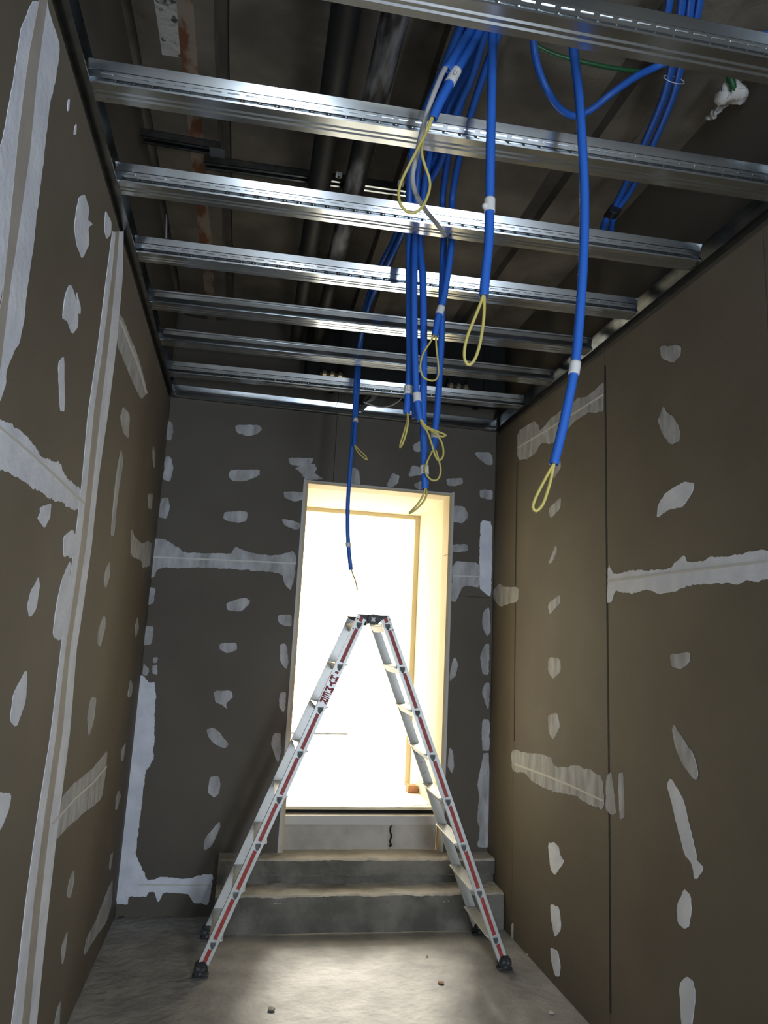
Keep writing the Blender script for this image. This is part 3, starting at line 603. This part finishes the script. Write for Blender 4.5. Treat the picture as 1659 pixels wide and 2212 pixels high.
# right pair of the bundle
top2 = lambda dx, dz: [Vector((1.07+dx, 1.36, 3.21+dz)), Vector((1.06+dx, 1.7, 3.17+dz)), Vector((1.06+dx, 2.0, 3.08+dz))]
conduit('short blue conduit right of the bundle with a white band and open yellow loop', top2(.03, 0)+[(978,420,2.2), (978,480,2.2), (974,540,2.2), (966,600,2.2), (957,650,2.2), (947,685,2.2), (939,726,2.2)],
        tape=(950,670,2.2,.017), loops=[[(938,722,2.2),(930,738,2.2),(915,762,2.2),(908,790,2.2),(913,812,2.2),(926,821,2.2),(940,821,2.2),(947,808,2.21),(946,780,2.21),(943,755,2.21),(941,722,2.2)]])
conduit('long blue conduit right of the bundle, its yellow loop beside the doorway cable', top2(-.01, .0)+[(957,420,2.25), (960,480,2.25), (957,560,2.25), (954,640,2.25), (954,720,2.25), (950,800,2.25), (945,880,2.25), (940,930,2.25), (937,972,2.25)],
        tape=(940,940,2.25,.014), loops=[[(937,968,2.25),(930,982,2.25),(922,1000,2.25),(919,1018,2.25),(926,1032,2.25),(938,1038,2.25),(948,1032,2.25),(952,1015,2.25),(948,995,2.25),(940,968,2.25)]], r=.0122)
# slack U on the right
conduit('blue conduit sagging in a U behind the longest one', [Z(1146,-10,3.22), Z(1148,50,3.19), Z(1153,100,3.15), Z(1162,145,3.10), Z(1180,190,3.05), Z(1205,230,3.03), Z(1238,250,3.03), Z(1275,238,3.04), Z(1320,203,3.07), Z(1370,168,3.12), Z(1410,148,3.17), Z(1450,130,3.19), Z(1500,112,3.20)], group='conduits on the right of the slab', r=.0115)
for k, (dx, lab, r_) in enumerate(((0, 'left one of the blue conduit pair tied together on the right', .0125), (20, 'right one of the blue conduit pair tied together on the right', .0115))):
    conduit(lab, [Z(1478+dx*.9,-40,3.2), Z(1468+dx,40,3.2), Z(1446+dx,165,3.19), Z(1425+dx,232,3.18), Z(1386+dx,322,3.17), Z(1350+dx*.9,402,3.14), Z(1325+dx*.5,452,3.11), Z(1306+dx*.8,482,3.06), Z(1302+dx*.9,505,2.98), Z(1304+dx*.9,530,2.92)], group='conduits on the right of the slab', r=r_)
o = tube_obj('cable_tape', [Z(1330,450,3.10), Z(1316,470,3.09)], .024, BLK, None, seg=12); tag(o, 'black tape wrapped round the pair of blue conduits', 'tape')
conduit('blue conduit at the top edge, left of the green one', [Z(1452,-30,3.2), Z(1443,20,3.2), Z(1437,60,3.2), Z(1432,100,3.2)], group='conduits on the right of the slab', r=.0115)
conduit('blue conduit at the top edge, furthest right of its row', [Z(1518,-30,3.21), Z(1508,20,3.21), Z(1500,60,3.21), Z(1492,100,3.21)], group='conduits on the right of the slab', r=.0115)
conduit('green conduit between the blue ones at the top edge', [Z(1478,-30,3.23), Z(1471,20,3.23), Z(1465,60,3.23), Z(1455,105,3.23)], m=GREEN, group='green conduits', r=.0115)
conduit('green conduit lying along the second stud under the slab', [Z(1150,95,3.22), Z(1200,118,3.20), Z(1260,134,3.19), Z(1330,148,3.19), Z(1400,156,3.20)], m=GREEN, group='green conduits', r=.0075)
conduit('blue conduit at the right edge of the photo', [Z(1600,95,3.2), Z(1640,78,3.2), Z(1690,75,3.2)], group='conduits on the right of the slab', r=.0115)
conduit('short green conduit stub stuck in white plaster by the right wall', [Z(1575,160,3.24), Z(1583,185,3.21), Z(1588,203,3.20)], m=GREEN, group='green conduits', r=.012)
bm = bmesh.new(); c = Z(1583, 210, 3.20)
for k in range(8):
    g = bmesh.ops.create_icosphere(bm, subdivisions=2, radius=.018+.008*random.random(), matrix=Matrix.Translation(c+Vector((random.uniform(-.025, .03), random.uniform(-.02, .02), random.uniform(-.0, .03)))))
for k in range(7):
    p = Z(1583, 212, 3.22).lerp(Z(1535, 255, 3.25), k/6); bmesh.ops.create_icosphere(bm, subdivisions=2, radius=.010, matrix=Matrix.Translation(p))
for v in bm.verts: v.co += noise.noise_vector(v.co*55)*.014
tag(finish('plaster_lump', bm, RIDGE, smooth=True), 'white plaster lump with a smeared tail in the upper right corner', 'plaster')
# thin ties
for px, py, z, lab in ((1462, 172, 3.17, 'thin white tie around the blue pair on the right'),):
    c = Z(px-6, py, z); pts = [c+Vector((.034*math.cos(t), .010*math.sin(t), .022*math.sin(t))) for t in [k*math.pi/8 for k in range(17)]]
    tag(tube_obj('cable_tie', pts, .0012, WHT, seg=6), lab, 'cable tie')

# ------------------------------------------------------------------ the step ladder
ladder = thing('step_ladder', (1.121, 3.365, 0), 'aluminium double step ladder with red stripes standing before the concrete steps', 'ladder', rz=-.028)
DEP = .415
LOW = {-1: Vector((-.666, 0, .028)), 1: Vector((.674, 0, .020))}; TOPP = {-1: Vector((-.062, 0, 1.535)), 1: Vector((.052, 0, 1.537))}
FR = {}
for s in (-1, 1):
    a, b = LOW[s], TOPP[s]; u = (b-a).normalized(); v = Vector((u.z, 0, -u.x))*(-s)   # v points inwards
    FR[s] = (a, u, v, (b-a).length)
def P3(s, uu, vv, w, rear=False):
    a, u, v, L = FR[s]; return a + u*uu + v*vv + Vector((0, (DEP-w) if rear else w, 0))
SW = .0225   # half width of a stile
rung_z = [.135+.1965*k for k in range(8)]
def sbox(bm, s, u0, u1, v0, v1, w0, w1, rear=False, mi=0):
    vs = [bm.verts.new(P3(s, a, b, c, rear)) for a in (u0, u1) for b, c in ((v0, w0), (v1, w0), (v1, w1), (v0, w1))]
    for q in [(0,1,2,3),(7,6,5,4),(0,4,5,1),(1,5,6,2),(2,6,7,3),(3,7,4,0)]:
        bm.faces.new([vs[i] for i in q]).material_index = mi
GLY = {'H': [[(0,0),(0,5)],[(3,0),(3,5)],[(0,2.5),(3,2.5)]], 'Y': [[(0,5),(1.5,2.6)],[(3,5),(1.5,2.6)],[(1.5,2.6),(1.5,0)]], 'M': [[(0,0),(0,5)],[(0,5),(1.6,2.4)],[(1.6,2.4),(3.2,5)],[(3.2,5),(3.2,0)]],
       'E': [[(0,0),(0,5)],[(0,5),(3,5)],[(0,2.5),(2.6,2.5)],[(0,0),(3,0)]], 'R': [[(0,0),(0,5)],[(0,5),(2.6,5)],[(2.6,5),(3,4.5)],[(3,4.5),(3,3)],[(3,3),(2.6,2.5)],[(0,2.5),(2.6,2.5)],[(1.6,2.5),(3,0)]],
       'T': [[(0,5),(3,5)],[(1.5,5),(1.5,0)]], 'B': [[(0,0),(0,5)],[(0,5),(2.4,5)],[(0,2.5),(2.6,2.5)],[(0,0),(2.6,0)],[(2.5,5),(2.5,2.5)],[(3,2.5),(3,0)]], 'I': [[(1.5,0),(1.5,5)]], 'C': [[(3,4.2),(2,5)],[(2,5),(.8,5)],[(.8,5),(0,3.8)],[(0,3.8),(0,1.2)],[(0,1.2),(.8,0)],[(.8,0),(2,0)],[(2,0),(3,.8)]]}
def stroke(bm, fn, p, q, w):
    d = Vector((q[0]-p[0], q[1]-p[1])); L = d.length; d /= L; n = Vector((-d.y, d.x))*w/2; e = d*w*.45
    c = [Vector(p)-e+n, Vector(q)+e+n, Vector(q)+e-n, Vector(p)-e-n]
    A = [bm.verts.new(fn(k.x, k.y, 0)) for k in c]; B = [bm.verts.new(fn(k.x, k.y, 1)) for k in c]
    bm.faces.new(A); [bm.faces.new((A[i], A[(i+1) % 4], B[(i+1) % 4], B[i])) for i in range(4)]
for s in (-1, 1):
    a, u, v, L = FR[s]; side = 'left' if s < 0 else 'right'
    for rear in (False, True):
        bm = bmesh.new()
        sbox(bm, s, 0, L, -SW, SW, .003, .024, rear)                                 # web and inner face
        sbox(bm, s, 0, L, -SW, -.0085, 0, .004, rear); sbox(bm, s, 0, L, .0085, SW, 0, .004, rear)   # raised edge bands
        if not rear: sbox(bm, s, L-.040, L+.006, -SW, -.010, -.001, .003, rear)
        st = finish('stile', bm, ALU, ladder)
        # red stripe broken by the rung sockets and the lettering
        us = [(z-a.z)/u.z for z in rung_z]
        segs = [((us[k-1]+.012) if k else .02, us[k]-.030) for k in range(len(us)) if not (s < 0 and not rear and k == 6)]
        if s < 0 and not rear: segs.append((us[6]-.048, us[6]-.034))
        segs.append((us[7]+.008, L+.004))
        for u0, u1 in segs:
            bm = bmesh.new(); sbox(bm, s, u0, u1, -.0084, .0084, .0018, .0034, rear); finish('red_stripe', bm, RED, st)
        if s < 0 and not rear:
            bm = bmesh.new(); sbox(bm, s, us[5]+.010, us[6]-.045, -.0086, .0086, .0012, .0034); finish('name_plate', bm, ALU, st)
            span0, span1 = us[6]-.050, us[5]+.024; hgt = (span0-span1)/5
            bm = bmesh.new(); wr = SW*1.2
            for k, ch in enumerate('HYMER'):
                ub = span0-hgt*(k+1)
                def fn(x, y, t, ub=ub): return P3(-1, ub+y/5*hgt*.72, -(.0-(x/3-.5)*wr), .0008 if t else -.0012)
                for p, q in GLY[ch]: stroke(bm, fn, p, q, 1.15)
            # strokes are laid in glyph units; scale lives in fn
            lt = finish('red_lettering', bm, REDL, st)
        # rung sockets
        for k, z in enumerate(rung_z):
            bm = bmesh.new(); c = P3(s, (z-a.z)/u.z, 0, -.0012, rear); yy = c.y
            poly = [(-.0125, 0), (.0125, 0), (.0115, -.012), (.006, -.024), (.001, -.030), (-.005, -.026), (-.011, -.013)]
            if s < 0: poly = [(-p[0]*-1, p[1]) for p in poly]; 
            sk = -s*.004
            prism(bm, [(p[0]-(sk*p[1]/-.03), p[1]) for p in poly], lambda p, t, c=c: Vector((c.x+p[0], t, c.z+p[1]+.001)), yy, yy+(.004 if not rear else -.004))
            so = finish('rung_socket', bm, CASTA, st)
            bm = bmesh.new(); pl = [(p[0]-(sk*p[1]/-.03), p[1]) for p in poly]
            for i in range(len(pl)):
                p, q = pl[i], pl[(i+1) % len(pl)]
                tube(bm, [(c.x+p[0], yy-.0004, c.z+p[1]+.001), (c.x+q[0], yy-.0004, c.z+q[1]+.001)], .0011, seg=5, step=.05)
            if not rear: bm_ = finish('socket_rim', bm, ALU, st)
            else: bm.free()
    # rungs
    for k, z in enumerate(rung_z):
        if k == 7: w_in, w_out = .024, .018
        else: w_in, w_out = .036, .022
        c = P3(s, (z-a.z)/u.z, 0, 0)
        poly = [(-w_out, .002), (w_in, .002), (w_in+.002, -.002), (w_in-.003, -.005), (.020, -.010), (.006, -.034), (-.004, -.036), (-.014, -.012), (-w_out, -.004)]
        bm = bmesh.new(); prism(bm, [(-s*p[0], p[1]) for p in poly], lambda p, t, c=c: Vector((c.x+p[0], t, c.z+p[1])), .0245, DEP-.0245)
        finish('rung', bm, ALUG, ladder)
    # feet
    for rear in (False, True):
        c = P3(s, 0, 0, .012, rear); bm = bmesh.new()
        cyl(bm, (c.x, c.y, .032), (0, 1, 0), .030, .034, 28); cyl(bm, (c.x, c.y+(-.018 if not rear else .018), .032), (0, 1, 0), .026, .006, 28)
        box(bm, c.x-.034, c.x+.034, c.y-.019, c.y+.019, .003, .012, bev=.003)
        ft = finish('foot', bm, BLK, ladder, smooth=True, ang=35)
        bm = bmesh.new()
        for yy in (c.y-.0215,):
            for t in range(3):
                an = t*2.1+.4; x, zz = c.x+.012*math.cos(an), .030+.012*math.sin(an); cyl(bm, (x, yy, zz), (0, 1, 0), .006, .003, 10)
        finish('foot_disc', bm, CASTA, ft)
# writing stamped on the inner face of the rear right stile
a, u, v, L = FR[1]
for k, ch in enumerate('TBIC'):
    ub = (.92-.047*k-a.z)/u.z
    def fn(x, y, t, ub=ub): return P3(1, ub+(x-1.5)/3*.010, .003+(y-2.5)/5*.016, DEP-.0250+(.0004 if t else 0)) 
    bm = bmesh.new()
    for p, q in GLY[ch]: stroke(bm, fn, p, q, .45)
    finish('stamped_letter', bm, INK, ladder)
# hinge and top plates
for yy, fr in ((.0, True), (DEP-.014, False)):
    bm = bmesh.new(); poly = [(-.084, 1.552), (.074, 1.552), (.062, 1.534), (.036, 1.528), (.018, 1.510), (-.034, 1.510), (-.048, 1.528), (-.070, 1.536)]
    prism(bm, poly, lambda p, t: Vector((p[0], t, p[1])), yy+.006, yy+.020)
    hp = finish('hinge_plate', bm, BLK, ladder)
    bm = bmesh.new(); cyl(bm, (-.008, yy+(.000 if fr else .014), 1.530), (0, 1, 0), .025, .016, 32); finish('hinge_disc', bm, BLK, hp, smooth=True, ang=35)
    bm = bmesh.new(); yq = yy+(-.009 if fr else .023)
    pts = [(-.008+.014*math.cos(t*math.pi/4)*(1 if t % 2 else .55), 1.530+.014*math.sin(t*math.pi/4)*(1 if t % 2 else .6)) for t in range(8)]
    prism(bm, pts, lambda p, t: Vector((p[0], t, p[1])), yq-.0008, yq+.0012); finish('hinge_mark', bm, ALUG, hp)
for s in (-1, 1):
    a, u, v, L = FR[s]
    for uu in (L-.012, L-.062):
        bm = bmesh.new(); c = P3(s, uu, -.016, -.002); cyl(bm, c, (0, 1, 0), .0035, .003, 14); finish('rivet', bm, CASTA, ladder)

# ------------------------------------------------------------------ small things on the floor and sill
def chip(name, px, py, size, m, lab, cat, z=0.0, flat=.5, group=None):
    c = U(2, z, px, py); bm = bmesh.new(); bmesh.ops.create_icosphere(bm, subdivisions=2, radius=size)
    for v in bm.verts: v.co += noise.noise_vector((v.co+c)*60)*size*.35; v.co.z *= flat*.6
    mz = min(v.co.z for v in bm.verts)
    for v in bm.verts: v.co.z -= mz
    o = finish(name, bm, m); o.location = c+Vector((0, 0, .0005)); return tag(o, lab, cat, group)
c = U(2, 0, 263, 1983); o = tube_obj('screw', [c+Vector((-.014, -.006, .004)), c+Vector((.0, 0, .005)), c+Vector((.014, .006, .006))], .0028, BLK, seg=6)
tag(o, 'small black screw on the floor near the back left corner', 'screw')
chip('wood_chip', 952, 2124, .014, WOOD, 'brown wood chip on the lit floor, lower right', 'chip', flat=.35)
chip('concrete_crumb', 586, 2182, .014, CONCG, 'dark crumb on the lit floor at the lower left', 'crumb', flat=.6)
chip('concrete_crumb', 922, 2066, .006, BLK, 'tiny black crumb on the lit floor below the steps', 'crumb')
chip('concrete_crumb', 1191, 2189, .012, RIDGE, 'pale crumb on the floor near the right wall, bottom', 'crumb')
chip('concrete_crumb', 1142, 2064, .014, CONCT, 'grey crumb at the foot of the right wall', 'crumb')
bm = bmesh.new(); box(bm, -.032, .032, -.04, .04, 0, .042, bev=.004)
for v_ in bm.verts: v_.co += noise.noise_vector(v_.co*50)*.006
o = finish('brick_piece', bm, BRICK); o.location = (DX1-.050, 4.60, DZ0+.003); tag(o, 'broken orange brick piece at the foot of the right door jamb', 'brick')
o = tube_obj('floor_wire', [U(2, DZ0+.004, *p) for p in ((600,1720),(640,1730),(700,1739),(780,1745),(850,1744),(920,1738),(960,1731))], .0016, GREYC, seg=6)
tag(o, 'thin grey wire lying in an arc just inside the doorway sill', 'wire', 'wires on the bright floor')
o = tube_obj('floor_wire', [U(2, DZ0+.004, *p) for p in ((762,1715),(820,1713),(880,1708),(925,1702))], .0016, GREYC, seg=6)
tag(o, 'short thin grey wire further back on the bright floor', 'wire', 'wires on the bright floor')
a, b = U(2, DZ0+.012, 600, 1583), U(2, DZ0+.012, 751, 1585)  # dark tube standing in for the shadow gap between floor and kerb
o = tube_obj('floor_shadow_line', [a, (a+b)/2, b], .010, CASTA, seg=8); tag(o, 'dark straight line far off on the bright floor, drawn for a shadow gap at a kerb', 'cable')
